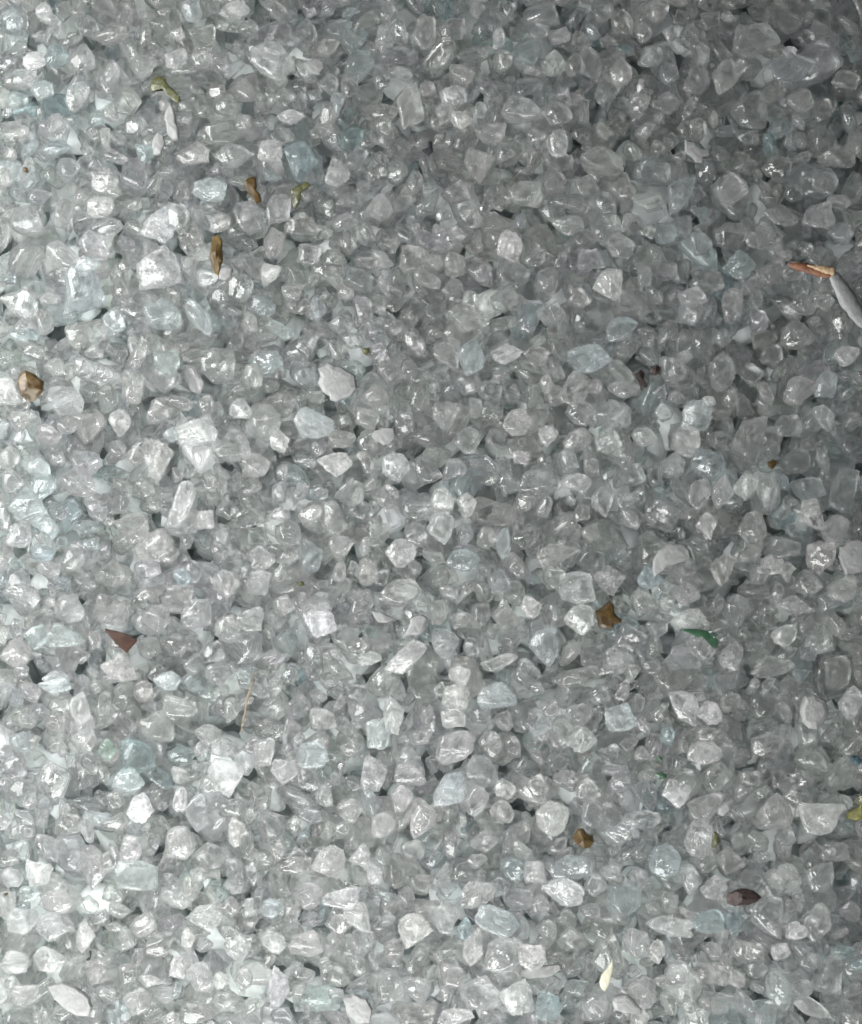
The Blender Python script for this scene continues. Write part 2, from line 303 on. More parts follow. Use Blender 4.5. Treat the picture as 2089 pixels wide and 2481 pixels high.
(0, 1650): """80 255 95 90 0 a;230 15 130 60 0 ab;330 110 80 130 0 s;640 190 140 120 0 cr;740 110 140 90 -15 cp;950 120 66 100 0 c;850 225 110 90 0 c;1190 228 78 150 0 S
550 300 150 160 20 A;435 280 80 90 0 G;530 400 130 100 0 a;330 220 120 160 0 c;220 400 130 150 0 cr;100 460 120 120 0 c;370 340 90 90 0 c;760 375 110 90 0 c
930 390 140 170 25 b;1165 370 110 100 0 b;1080 290 90 130 -20 cp;1280 300 120 105 0 ar;1255 390 95 130 10 c;1325 472 70 92 0 br;1530 380 115 150 10 b;1550 215 100 130 0 ab
1610 140 80 150 0 br;1320 160 120 90 -20 b;1410 195 80 90 0 c;1670 310 100 90 0 c;1680 385 130 90 0 c;1645 480 85 110 0 c;1570 590 100 100 0 s;1730 560 100 160 0 br
572 520 105 125 0 wb;740 480 60 100 0 b;805 540 90 150 10 Sp;390 570 110 70 0 ab;130 560 140 80 0 c;270 590 130 90 20 cp;200 680 120 100 -30 c;85 700 90 90 30 c;45 810 90 80 0 s
170 780 110 110 0 b;370 760 120 180 0 c;540 680 90 110 0 c;740 660 100 130 0 c;860 720 120 110 -30 c;965 620 70 120 0 b;1010 660 60 120 0 c;1140 700 60 80 0 b
1210 740 90 110 0 c;1030 780 60 110 0 c;1345 735 135 130 0 b;1470 710 90 90 0 b;1530 790 70 90 0 wp;560 790 180 120 -10 a;810 800 75 60 0 b;960 850 60 60 0 b
1058 872 42 42 0 Sk;730 885 150 110 0 b;845 970 150 110 20 b;770 1050 60 80 0 b;90 980 120 100 0 s;20 930 80 130 0 s;240 890 140 90 0 c;230 1000 150 110 0 c
360 1040 80 120 0 b;210 1130 140 100 0 c;500 1060 120 100 0 c;650 1080 130 100 0 c;970 1100 110 130 0 b;1120 1070 100 90 0 b;1250 1075 140 110 0 c;1110 930 90 80 0 a
940 920 80 80 0 c;1022 930 50 80 10 bp;1250 885 130 110 0 c;1400 870 150 90 0 b;1460 950 110 130 0 b;1555 1010 90 80 0 c;1700 1020 140 150 0 b;1480 1080 90 130 0 c
390 1200 100 110 0 b;725 1175 66 90 0 b;820 1210 120 120 0 c;910 1220 70 70 0 b;610 1225 90 50 0 b;520 1210 80 110 0 c;1000 1210 70 90 0 c;1140 1250 90 170 0 bp
1390 1210 90 90 0 c;1310 1310 160 100 0 g;1150 1360 90 60 0 d;1600 1260 120 150 0 c;1710 1270 100 110 0 c;920 1310 110 80 0 c;1270 550 110 60 -10 c;1430 530 100 100 0 c
560 1310 120 110 0 c;100 1290 120 90 0 c;60 1150 110 90 0 s;860 420 90 70 0 c;950 520 110 80 0 c;1380 980 90 90 0 c;140 860 100 70 0 a;480 480 70 80 0 c""",
(1045, 1650): """100 60 110 110 0 b;270 60 160 110 0 ab;90 150 100 80 0 b;200 140 95 80 20 c;440 180 110 130 0 c;490 110 80 70 0 c;605 140 110 90 0 cr;775 150 130 120 0 ab
615 240 130 110 0 bk;850 95 50 80 0 ck;1040 110 100 160 20 b;1140 130 100 90 -30 b;1230 100 90 80 0 b;1715 90 100 140 -20 b;240 260 100 110 0 c;330 270 70 90 0 c
100 270 180 120 20 c;210 370 130 130 0 cr;75 440 130 130 0 ab;300 440 90 90 0 b;430 420 90 100 0 c;640 440 100 100 0 c;1120 290 140 100 0 b;1380 270 140 100 0 c
1000 450 120 120 20 bk;870 470 110 130 0 cp;1525 410 110 80 -10 c;1400 540 165 150 0 b;1590 560 190 130 0 bp;1120 510 150 110 0 c;660 540 90 120 0 cr;495 560 135 140 0 br
180 490 100 120 -30 c;290 540 100 90 0 b;850 560 160 80 0 c;1100 655 120 160 0 b;1258 655 56 70 0 S;1350 730 60 40 0 Sr;340 650 100 150 0 c;220 660 120 90 0 ck
770 610 150 90 0 a;950 730 130 130 -30 a;425 790 95 95 0 b;540 860 170 110 -25 b;672 830 90 100 0 Sr;740 785 100 70 -15 b;570 760 160 100 0 a;190 870 170 120 20 b
360 900 130 90 0 c;785 890 140 130 0 ak;1060 810 80 120 15 c;1155 845 110 100 0 b;1440 810 150 120 0 br;1590 800 110 120 0 c;950 920 130 100 0 c;1130 980 130 100 0 A
1240 985 90 130 0 A;1370 960 130 160 0 c;1485 1010 90 70 0 b;1570 980 120 165 -15 c;270 975 180 105 -15 ab;60 970 110 130 0 cr;135 1010 60 90 0 A;175 1090 85 160 -15 b
470 1020 80 80 0 cr;980 1000 200 80 -5 b;840 1070 110 120 0 c;920 1100 70 90 -20 b;1300 1110 150 80 -20 c;1425 1100 80 70 0 b;1640 1210 120 170 -20 c;1430 1270 110 190 20 a
1200 1210 130 100 0 b;1005 1190 100 100 0 c;410 1120 110 100 0 b;300 1110 160 140 0 c;850 1280 150 130 0 b;200 1270 170 140 0 c;350 1290 150 150 0 b;670 1340 110 110 0 c
1170 1330 150 100 0 c;100 1370 150 70 0 b;1560 1340 150 70 -25 s;480 1330 110 120 0 A;60 1210 110 140 -30 c;1510 1250 100 80 0 c;1690 1110 90 60 0 A;700 1010 90 90 0 c
40 30 60 60 0 c;1300 400 90 70 0 c;720 300 90 60 0 c;1450 640 90 70 0 c;1650 700 110 80 0 c;1330 1180 90 70 0 c;1700 620 90 60 0 a;560 980 90 90 0 c"""}
K = 1764.0 / 1045.0

def chipspec(ox, oy, pts): return [(ox + x / K, oy + y / K) for x, y in pts]

# -- chips with an outline of their own: (key, name, category, material, z lift, thickness, dome, outline in photo pixels)
A_, B_, C_, D_, E_, F_ = (0, 0), (1045, 0), (0, 830), (1045, 830), (0, 1650), (1045, 1650)
CHIPS = [
 ('frost', 'frosted_glass_shard', M_FROST, 22, 1, A_, [(700,428),(710,440),(722,480),(722,500),(734,530),(732,575),(712,580),(690,560),(684,520),(676,490),(684,450)], 'narrow upright frosted white glass shard with a notched right edge', 'glass shard'),
 ('frost', 'frosted_glass_shard', M_FROST, 22, 0, A_, [(650,545),(672,560),(680,590),(662,635),(632,640),(625,600),(632,570)], 'pale frosted glass sliver below left of the notched upright white shard', 'glass shard'),
 ('frost', 'frosted_glass_shard', M_FROST, 20, 1, A_, [(905,1092),(935,1088),(956,1100),(948,1135),(925,1150),(900,1145),(893,1125)], 'small frosted white chip touching the bottom of the long brown shard', 'glass shard'),
 ('frost', 'frosted_glass_shard', M_FROST, 22, 0, A_, [(1240,265),(1290,245),(1325,262),(1330,285),(1310,312),(1275,310),(1258,292)], 'soft edged frosted chip beside the round grey-blue granule near the top', 'glass shard'),
 ('frost', 'frosted_glass_shard', M_WHITE, 22, 2, B_, [(852,316),(884,322),(874,356),(848,382),(843,350)], 'tiny bright white four-sided shard standing out in the shaded upper part', 'glass shard'),
 ('frost', 'frosted_glass_shard', M_FROST, 22, 0, B_, [(1035,575),(1070,585),(1100,610),(1138,618),(1135,640),(1110,645),(1105,668),(1080,668),(1065,645),(1035,625)], 'irregular dull white shard with a stubby arm in the shaded upper right', 'glass shard'),
 ('frost', 'frosted_glass_shard', M_FROST, 30, 1, C_, [(1302,108),(1345,86),(1405,106),(1455,138),(1464,190),(1440,222),(1380,246),(1352,238),(1350,222),(1322,205),(1302,170),(1312,140)], 'large flat frosted white piece with seven-sided outline left of centre', 'glass shard'),
 ('frost', 'frosted_glass_shard', M_FROST, 24, 0, C_, [(1530,362),(1570,348),(1612,352),(1620,385),(1600,415),(1570,422),(1535,405),(1520,385)], 'grey frosted chip below right of the large flat frosted white piece', 'glass shard'),
 ('frost', 'frosted_glass_shard', M_FROST, 22, 1, C_, [(1520,1095),(1560,1100),(1615,1128),(1590,1145),(1545,1142),(1530,1120)], 'thin frosted sliver lying near the middle above the straw fibre', 'glass shard'),
 ('frost', 'frosted_glass_shard', M_FROST, 24, 1, C_, [(1680,1125),(1720,1112),(1750,1125),(1740,1165),(1725,1188),(1680,1195),(1645,1202),(1670,1165)], 'frosted white chip with a pointed lower left corner in the centre of the heap', 'glass shard'),
 ('frost', 'frosted_glass_shard', M_FROST, 34, 0, D_, [(900,890),(922,848),(975,820),(1030,825),(1052,850),(1055,880),(1010,898),(960,912),(920,945),(905,955),(898,925)], 'large domed frosted white piece above the star shaped amber chip', 'glass shard'),
 ('frost', 'frosted_glass_shard', M_FROST, 34, 0, D_, [(1665,835),(1705,808),(1745,803),(1800,830),(1805,900),(1770,935),(1690,952),(1675,915),(1662,875)], 'large frosted white block at the right edge halfway down', 'glass shard'),
 ('frost', 'frosted_glass_shard', M_FROST, 30, 1, F_, [(1510,92),(1525,60),(1560,52),(1605,75),(1622,115),(1605,160),(1570,195),(1540,192),(1512,165),(1505,125)], 'rounded frosted white lump in the lower right, wider than tall at its top', 'glass shard'),
 ('frost', 'frosted_glass_shard', M_FROST, 30, 0, E_, [(200,1240),(260,1222),(310,1240),(360,1275),(385,1325),(375,1365),(320,1360),(270,1330),(225,1290)], 'large smooth pale slab lying slanted at the bottom left', 'glass shard'),
 ('frost', 'frosted_glass_shard', M_FROST, 24, 0, E_, [(1405,1290),(1450,1270),(1500,1290),(1525,1335),(1515,1390),(1460,1395),(1420,1350)], 'smooth pale wedge at the bottom edge left of centre', 'glass shard'),
 ('frost', 'frosted_glass_shard', M_FROST, 20, 0, F_, [(370,1180),(420,1170),(480,1160),(530,1155),(535,1175),(500,1200),(440,1212),(390,1215),(365,1200)], 'long low frosted sliver to the left of the cream seed husk', 'glass shard'),
 ('frost', 'frosted_glass_shard', M_FROST, 26, 1, F_, [(735,1300),(745,1282),(790,1272),(820,1290),(858,1335),(850,1350),(790,1350),(745,1335)], 'frosted wedge just below right of the cream seed husk', 'glass shard'),
 ('frost', 'frosted_glass_shard', M_FROST, 26, 1, F_, [(1170,515),(1205,490),(1228,482),(1230,505),(1205,535),(1185,548),(1168,540)], 'thin cream-white sliver pointing up right in the lower right', 'glass shard'),
 ('amber', 'amber_glass_chip', M_AMBER, 24, 1, A_, [(1005,745),(1030,730),(1052,735),(1055,765),(1050,782),(1068,800),(1073,832),(1052,838),(1035,812),(1012,785),(1002,765)], 'dark amber chip bent like a knee in the upper left', 'glass chip'),
 ('amber', 'amber_glass_chip', M_GOLD, 26, 2, A_, [(868,970),(895,963),(912,985),(914,1075),(905,1090),(898,1135),(882,1120),(868,1080),(860,1050),(866,1010)], 'long upright brown shard with a pale yellow tip', 'glass chip'),
 ('amber', 'amber_glass_chip', M_GOLD, 34, 2, C_, [(84,130),(106,112),(145,130),(182,160),(178,198),(145,238),(122,245),(90,220),(76,185),(74,155)], 'golden brown six-sided chip near the left edge', 'glass chip'),
 ('amber', 'amber_glass_chip', M_AMBER, 34, 1, D_, [(668,1098),(700,1078),(725,1055),(742,1072),(745,1100),(757,1118),(778,1132),(770,1145),(742,1148),(735,1168),(705,1170),(682,1160),(674,1130)], 'star shaped amber chip with a small spur on its right', 'glass chip'),
 ('amber', 'amber_glass_chip', M_GOLD, 32, 2, F_, [(582,625),(600,600),(620,602),(632,618),(658,628),(664,652),(650,678),(622,683),(598,668),(580,648)], 'small round golden amber nugget in the lower right half', 'glass chip'),
 ('amber', 'amber_glass_chip', M_AMBER, 20, 1, A_, [(103,690),(118,692),(124,705),(118,713),(105,708)], 'tiny amber speck close to the upper left edge', 'glass chip'),
 ('amber', 'amber_glass_chip', M_AMBER, 22, 1, D_, [(1372,488),(1398,478),(1414,488),(1405,505),(1388,520),(1376,508)], 'little dark amber chip half sunk near the right side', 'glass chip'),
 ('amber', 'amber_glass_chip', M_AMBER, 18, 1, E_, [(12,872),(24,868),(32,874),(22,880)], 'minute amber fleck at the lower left edge', 'glass chip'),
 ('brown', 'brown_glass_chip', M_BROWN, 26, 3, C_, [(437,1167),(478,1176),(520,1186),(569,1211),(548,1240),(526,1267),(500,1246),(478,1225),(456,1196)], 'dark brown triangular glass chip in the lower left', 'glass chip'),
 ('brown', 'maroon_glass_chip', M_MAROON, 30, 2, F_, [(1200,882),(1212,862),(1240,848),(1275,842),(1318,852),(1346,878),(1322,898),(1290,910),(1240,913),(1206,904)], 'dark maroon oval chip in the lower right corner area', 'glass chip'),
 ('brown', 'maroon_glass_chip', M_MAROON, 22, 2, D_, [(888,108),(915,94),(932,108),(928,130),(905,140),(885,128)], 'small maroon bit, right of two wedged among clear granules', 'glass chip'),
 ('brown', 'maroon_glass_chip', M_MAROON, 22, 2, D_, [(835,128),(860,108),(875,122),(872,150),(888,170),(880,185),(860,176),(848,156)], 'small maroon bit, left of two wedged among clear granules', 'glass chip'),
 ('olive', 'olive_glass_chip', M_OLIVE, 20, 1, A_, [(628,325),(650,312),(672,318),(690,350),(722,378),(740,400),(735,428),(712,415),(690,395),(672,372),(640,345),(622,378),(615,355)], 'dull olive glass chip forked around a clear granule at the upper left', 'glass chip'),
 ('olive', 'olive_glass_chip', M_OLIVE, 22, 1, A_, [(1188,778),(1215,762),(1250,742),(1272,757),(1238,785),(1232,815),(1208,856),(1194,842),(1192,810)], 'bright olive curved chip right of the knee shaped amber chip', 'glass chip'),
 ('olive', 'olive_glass_chip', M_OLIVE, 22, 1, F_, [(1158,618),(1172,625),(1180,650),(1168,678),(1150,688),(1148,660)], 'thin curved olive sliver against a bright clear granule lower right', 'glass chip'),
 ('olive', 'olive_glass_chip', M_OLIVE, 16, 1, C_, [(1482,25),(1510,22),(1515,40),(1498,55),(1485,45)], 'small olive chip above the large flat frosted white piece', 'glass chip'),
 ('olive', 'olive_glass_chip', M_OLIVE, 16, 1, C_, [(1208,980),(1240,978),(1245,995),(1222,1000)], 'faint olive sliver sunk between clear granules left of centre', 'glass chip'),
 ('olive', 'olive_glass_chip', M_DARK, 18, 1, A_, [(1000,60),(1012,70),(1008,88),(998,80)], 'tiny dark green speck at the top edge', 'glass chip'),
 ('olive', 'yellow_glass_chip', M_YELLOW, 26, 1, F_, [(1766,478),(1800,500),(1800,560),(1735,572),(1700,562),(1705,538),(1745,520)], 'yellow-green glass piece cut by the right edge', 'glass chip'),
 ('green', 'green_glass_chip', M_GREEN, 20, 1, D_, [(1010,1172),(1060,1168),(1105,1172),(1165,1190),(1160,1245),(1150,1250),(1130,1205),(1080,1200),(1050,1185)], 'emerald green glass piece peeping from under a clear block', 'glass chip'),
 ('green', 'green_glass_chip', M_GREEN, 18, 1, F_, [(912,380),(935,372),(965,380),(960,398),(932,402)], 'small green chip, lower of two close together at lower right', 'glass chip'),
 ('green', 'green_glass_chip', M_GREEN, 16, 1, F_, [(918,318),(935,306),(948,318),(938,332)], 'small green chip, upper of two close together at lower right', 'glass chip'),
 ('green', 'green_glass_chip', M_GREEN, 16, 1, B_, [(1675,402),(1692,398),(1702,412),(1690,424),(1676,418)], 'tiny green chip in the dark upper right corner', 'glass chip'),
 ('blue', 'blue_glass_chip', M_BLUE, 18, 1, F_, [(1710,312),(1745,305),(1764,325),(1750,345),(1715,335)], 'small deep blue chip near the right edge', 'glass chip'),
 ('dark', 'charcoal_glass_chip', M_DARK, 24, 0, A_, [(1727,621),(1751,611),(1751,588),(1760,583),(1769,591),(1770,612),(1773,627),(1751,644)], 'small charcoal black chip in the upper middle', 'glass chip'),
]
CREAM = ('seed', [(736,1128),(742,1150),(738,1180),(732,1205),(722,1235),(706,1260),(690,1246),(684,1222),(692,1195),(712,1172),(728,1150)])

def shape_poly(pts, thick, dome):
    """solid chip from an outline: bevelled rims, a faceted or domed top; photo pixels, z up"""
    P = np.array(pts, float); P[:, 1] *= -1
    c = P.mean(0)
    # more points on the outline, slightly chipped
    Q = []
    n = len(P)
    for i in range(n):
        a, b = P[i], P[(i + 1) % n]
        m = max(1, int(np.linalg.norm(b - a) / 9))
        for k in range(m):
            t = k / m; Q.append(a + (b - a) * t + (rng.normal(scale=.9, size=2) if k else 0))
    Q = np.array(Q)
    size = np.sqrt(((Q - c) ** 2).sum(1)).mean()
    rings = []
    prof = {0: [(.85, -1), (.98, -.5), (1, .1), (.97, .6), (.90, .86), (.62, .94), (.3, .97)],
            1: [(.85, -1), (1, -.5), (1, .35), (.93, .75), (.70, .95), (.35, 1.0)],
            2: [(.75, -1), (.98, -.4), (1, .25), (.82, .7), (.52, 1.15), (.25, 1.25)],
            3: [(.9, -1), (1, -.5), (1, .6), (.93, .85), (.6, .9), (.3, .92)]}[dome]
    a0 = rng.uniform(0, 2 * PI)
    steep = [(.16, 0), (.4, .2), (.6, .4)] if dome in (0, 1, 3) else [(.35, 0), (.9, .12), (1.2, .35)]
    facets = [(np.array([math.cos(a0 + k * 2.1), math.sin(a0 + k * 2.1)]), g, o) for k, (g, o) in enumerate(steep)]
    for s, z in prof:
        R = c + (Q - c) * s
        zz = z * thick * np.ones(len(R))
        if z > 0:
            X = (R - c) / size
            cut = np.max([X @ (m_ * g_) - o_ for m_, g_, o_ in facets], axis=0)
            zz = np.minimum(zz, thick * (1.0 - cut)) ; zz = np.maximum(zz, -thick * .2)
        rings.append(np.column_stack([R, zz]))
    V = np.vstack(rings + [[[c[0], c[1], -thick]], [[c[0], c[1], prof[-1][1] * thick * 1.02]]])
    m = len(Q); F = []
    for r in range(len(prof) - 1):
        for i in range(m):
            j = (i + 1) % m
            F.append((r * m + i, (r + 1) * m + i, (r + 1) * m + j, r * m + j))
    kb = len(prof) * m
    for i in range(m):
        j = (i + 1) % m
        F.append((kb, i, j)) ; F.append((kb + 1, (len(prof) - 1) * m + j, (len(prof) - 1) * m + i))
    V[:, :2] -= c
    # outline may run clockwise: make the normals point out
    area = 0.5 * np.sum(Q[:, 0] * np.roll(Q[:, 1], -1) - np.roll(Q[:, 0], -1) * Q[:, 1])
    if area > 0: F = [t[::-1] for t in F]
    return V, F, (c[0], -c[1])

# ------------------------------------------------------------------ mesh building
def mesh_of(name, V, F, mats, tint=None, look=None, smooth=True, tris=False, first=0):
    me = bpy.data.meshes.new(name)
    if tris:
        nv, nf = len(V), len(F)
        me.vertices.add(nv); me.vertices.foreach_set('co', np.ascontiguousarray(V, dtype=np.float32).ravel())
        me.loops.add(nf * 3); me.loops.foreach_set('vertex_index', np.ascontiguousarray(F, dtype=np.int32).ravel())
        me.polygons.add(nf); me.polygons.foreach_set('loop_start', np.arange(0, nf * 3, 3, dtype=np.int32))
        me.update(calc_edges=True)
    else:
        me.from_pydata([tuple(v) for v in V], [], [tuple(f) for f in F]); me.update()
    if smooth: me.polygons.foreach_set('use_smooth', np.ones(len(me.polygons), dtype=bool))
    for at, arr in (('tint', tint), ('look', look)):
        if arr is not None:
            arr = np.asarray(arr, dtype=np.float32)
            if arr.ndim == 1: arr = np.tile(arr, (len(V), 1))
            a = me.attributes.new(at, 'FLOAT_COLOR', 'POINT'); a.data.foreach_set('color', arr.ravel())
    for m in (mats if isinstance(mats, list) else [mats]): me.materials.append(m)
    if first: me.polygons.foreach_set('material_index', (np.arange(len(me.polygons)) < first).astype(np.int32))
    return me

def link(name, me, loc=(0, 0, 0), rz=0, parent=None, **props):
    o = bpy.data.objects.new(name, me); col.objects.link(o)
    o.location = loc; o.rotation_euler = (0, 0, rz)
    if parent: o.parent = parent
    for k, v in props.items():
        if v: o[k] = v
    return o

# ------------------------------------------------------------------ looks of the glass
def look_of(code):
    """tint (alpha = seed), look (milk, rough, crack)"""
    t = code[0]; bright = 'b' in code[1:] or t == 'b'
    j = rng.normal(scale=.006, size=3)
    T = {'c': (.966, .970, .967), 'b': (.973, .976, .973), 'a': (.89, .938, .942), 'A': (.77, .855, .87), 'g': (.86, .94, .915),
         'G': (.76, .86, .81), 'd': (.84, .86, .865), 's': (.95, .96, .95), 'S': (.95, .965, .965), 'w': (.97, .97, .97)}[t]
    T = np.clip(np.array(T) + j, 0, .985) ** .6
    milk = {'c': .035, 'b': .04, 'a': .06, 'A': .06, 'g': .06, 'G': .06, 'd': .04, 's': .11, 'S': .08, 'w': .2}[t] + rng.uniform(-.03, .03)
    rough = {'s': .22, 'S': .12}.get(t, rng.uniform(.03, .16))
    crack = {'c': rng.uniform(.05, .25), 's': .1, 'S': .06, 'd': .08, 'w': .8, 'b': rng.uniform(.25, .5)}.get(t, .18)
    if bright: milk += .03; crack = max(crack, .35)
    return np.array([*T, rng.random()]), np.array([max(.03, milk), rough, crack, 1])

def style_of(code):
    s = code[1:].replace('b', '')
    return {'p': 'p', 'k': 'k', 'r': 's'}.get(s[-1:] or 'c', 'c') if code[0] != 'S' or s else 's'

FILL_T = ['c'] * 74 + ['b'] * 16 + ['a'] * 6 + ['d'] * 1 + ['A'] * 1 + ['s'] * 3

stuff_V, stuff_F, stuff_T, stuff_L, stuff_n = [], [], [], [], 0
def to_stuff(v, f, px, py, z, tint, look):
    global stuff_n
    P = np.column_stack([wx(px) + v[:, 0] * S, wy(py) + v[:, 1] * S, (z + v[:, 2]) * S])
    stuff_V.append(P); stuff_F.append(f + stuff_n); stuff_n += len(P)
    stuff_T.append(np.tile(tint, (len(P), 1))); L = np.tile(look, (len(P), 1))
    if len(P) > 200: L[:, 0] = cracks(v, look[2], look[0])
    stuff_L.append(L)

def filler(n, size, sub, tries=10, cap=None, box=None, deep=False):
    x0, y0, x1, y1 = box or (-MARG + 40, -MARG + 40, W + MARG - 40, H + MARG - 40)
    made = 0
    for _ in range(n):
        r = size * float(np.clip(rng.lognormal(0, .26), .55, 1.7))
        asp = rng.uniform(.5, 1.0)
        v, f = rock(sub, rng.choice(['c', 'c', 'c', 's', 'p', 'p', 'k']))
        v = fit(v, r * 1.12, r * asp, r * rng.uniform(.55, .85)) @ rot_rand(.42).T
        lo, hi = v.min(0), v.max(0); v = v - (lo + hi) / 2; e = (hi - lo) / 2
        best = None
        for k in range(tries):
            px, py = rng.uniform(x0, x1), rng.uniform(y0, y1)
            z = drop(px, py, e[0], e[1], e[2], 0, False)
            if z is not None and (best is None or z + e[2] < best[0]): best = (z + e[2], px, py, z)
        if best is None or (cap is not None and best[0] > cap): continue
        _, px, py, z = best
        drop(px, py, e[0], e[1], e[2], 0, True)
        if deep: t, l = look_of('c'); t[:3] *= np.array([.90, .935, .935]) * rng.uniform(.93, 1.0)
        else:
            t, l = look_of(FILL_T[rng.integers(len(FILL_T))])
            if sub > 2: v, f = fractures(v, f, int(rng.integers(0, 3)))
        to_stuff(v, f, px, py, z, t, l); made += 1
    return made

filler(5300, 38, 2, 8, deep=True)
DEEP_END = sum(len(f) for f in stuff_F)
filler(2900, 34, 3, 14)
inner = (-30, -30, W + 30, H + 30)
filler(900, 31, 3, 12, box=inner)
LEVEL = float(np.median(HM[130:-130, 130:-130]))

# chips are laid first so that neighbouring granules can lean over their rims, the way the photo shows them
chips = []
for key, name, mat, th, dome, (ox, oy), pts, label, cat in CHIPS:
    P = chipspec(ox, oy, pts)
    V, F, (cx, cy) = shape_poly(P, th * .62, dome)
    chips.append([key, name, mat, V, F, cx, cy, label, cat])

heroes = []
for (ox, oy), txt in TILES.items():
    for e in txt.replace('\n', ';').split(';'):
        q = e.split()
        if len(q) != 6: raise ValueError(e)
        x, y, w, h, ang = map(float, q[:5])
        heroes.append([ox + x / K, oy + y / K, w / K, h / K, math.radians(ang), q[5]])
order = sorted(range(len(heroes)), key=lambda i: -heroes[i][2] * heroes[i][3] + rng.normal(scale=900))
placed = []
for i in order:
    px, py, w, h, th, code = heroes[i]
    a, b = w / 2 * 1.04, h / 2 * 1.04
    c = min(a, b) * rng.uniform(.62, .85)
    v, f = rock(4 if w * h > 3600 else 3, style_of(code)); v = fit(v, 1, 1, 1)
    tl = rot_rand(.2); v = v @ tl.T
    # squared off in its own frame so the outline fills the box seen in the photo
    v = fit(v, a, b, c)
    v, f = fractures(v, f, 3 if 'b' in code or code[0] == 'w' else (0 if code[0] in 'sSd' else int(rng.integers(0, 3))))
    z = drop(px, py, a, b, c, th, True, soft=.16)
    t, l = look_of(code)
    placed.append([px, py, z, th, v, f, t, l, code, w, h, c])
HL = float(np.median([p[2] + p[11] for p in placed]))

def hm_at(P, q=60):
    vals = []
    for x, y in P:
        i, j = int((x - GX0) / CELL), int((y - GY0) / CELL)
        if 0 <= i < NX and 0 <= j < NY: vals.append(HM[j, i])
    return float(np.percentile(vals, q)) if vals else HL

# the heap goes on at the same height beyond the picture
for box in ((-MARG + 30, -MARG + 30, -10, H + MARG - 30), (W + 10, -MARG + 30, W + MARG - 30, H + MARG - 30),
            (-10, -MARG + 30, W + 10, -10), (-10, H + 10, W + 10, H + MARG - 30)):
    filler(int((box[2] - box[0]) * (box[3] - box[1]) / 2900), 35, 3, 10, cap=HL + 16, box=box)
# small granules settle in the holes that are left
filler(1500, 31, 3, 14, cap=HL + 6, box=inner)
filler(1200, 22, 3, 16, cap=HL - 4, box=inner)

# ------------------------------------------------------------------ objects
n_clear = 0
big = sorted([p for p in placed if p[8][0] not in 'aAgG'], key=lambda p: -p[9] * p[10])
clear_ids = {id(p) for p in big[:300]}
things = []
for p in placed:
    px, py, z, th, v, f, t, l, code, w, h, c = p
    aqua = code[0] in 'aAgG'
    if not aqua and id(p) not in clear_ids:
        ca, sa = math.cos(th), math.sin(th)
        r = np.array([[ca, -sa, 0], [sa, ca, 0], [0, 0, 1]])
        to_stuff(v @ r.T, f, px, py, z, t, l); continue
    name = 'aqua_glass_granule' if aqua else 'clear_glass_granule'
    L = np.tile(l, (len(v), 1)); L[:, 0] = cracks(v, l[2], l[0])
    me = mesh_of(name, (v + [0, 0, c]) * S, f, M_GLASS, t, L, tris=True)
    o = link(name, me, (wx(px), wy(py), (z - c) * S), th, category='glass granule',
             group='aqua tinted glass granules in the heap' if aqua else 'clear glass granules in the heap')
    things.append((o, p))

for key, name, mat, V, F, cx, cy, label, cat in chips:
    foot = [(cx + x, cy - y) for x, y in V[:, :2][::3]]
    top = hm_at(foot, {'dark': 100, 'brown': 92, 'amber': 80}.get(key, 74))
    th = -V[:, 2].min()
    if key == 'dark': top += 16
    zc = top + th * .6 if key in ('frost', 'brown', 'dark') or 'amber' in name else top + th * .1
    me = mesh_of(name, (V + [0, 0, th]) * S, F, mat, smooth=False)
    o = link(name, me, (wx(cx), wy(cy), (zc - th) * S), 0, label=label, category=cat)
    if key in ('frost',): o['group'] = 'frosted white shards in the heap'
    CH = o

# twig with a bare wooden end, frosted curved shard against it, straw fibre, seed husk
def tube(path, radii, seg=10, flat=1.0, jit=.0):
    P = np.array(path, float); V = []; F = []
    n = len(P)
    for i in range(n):
        d = P[min(i + 1, n - 1)] - P[max(i - 1, 0)]; d /= np.linalg.norm(d)
        s = np.cross(d, [0, 0, 1]); s /= np.linalg.norm(s); u = np.cross(s, d)
        for k in range(seg):
            a = 2 * PI * k / seg; r = radii[i] * (1 + rng.normal(scale=jit))
            V.append(P[i] + s * math.cos(a) * r + u * math.sin(a) * r * flat)
    for i in range(n - 1):
        for k in range(seg):
            j = (k + 1) % seg
            F.append((i * seg + k, (i + 1) * seg + k, (i + 1) * seg + j, i * seg + j))
    F.append(tuple(range(seg))); F.append(tuple(range((n - 1) * seg, n * seg))[::-1])
    return np.array(V), F

def pix(ox, oy, pts, z): return [((ox + x / K) - W / 2, H / 2 - (oy + y / K), z[i] if hasattr(z, '__len__') else z) for i, (x, y) in enumerate(pts)]

def smooth_path(pts, r, n=24):
    pts = np.array(pts, float); r = np.array(r, float)
    t = np.linspace(0, 1, len(pts)); u = np.linspace(0, 1, n)
    def cr(y):
        out = []
        for x in u:
            i = min(int(x * (len(pts) - 1)), len(pts) - 2); f = x * (len(pts) - 1) - i
            p0, p1, p2, p3 = y[max(i - 1, 0)], y[i], y[i + 1], y[min(i + 2, len(pts) - 1)]
            out.append(.5 * ((2 * p1) + (-p0 + p2) * f + (2 * p0 - 5 * p1 + 4 * p2 - p3) * f * f + (-p0 + 3 * p1 - 3 * p2 + p3) * f ** 3))
        return np.array(out)
    return cr(pts), cr(r)

def strand(name, pathpts, radii, mat, org, parent=None, flat=1., jit=.05, n=24, seg=10, **props):
    P, R = smooth_path(pathpts, radii, n)
    V, F = tube(P, np.maximum(R, .4), seg, flat, jit)
    V = V - org
    me = mesh_of(name, V * S, F, mat)
    return link(name, me, (0, 0, 0) if parent else tuple(np.array(org) * S), 0, parent, **props)

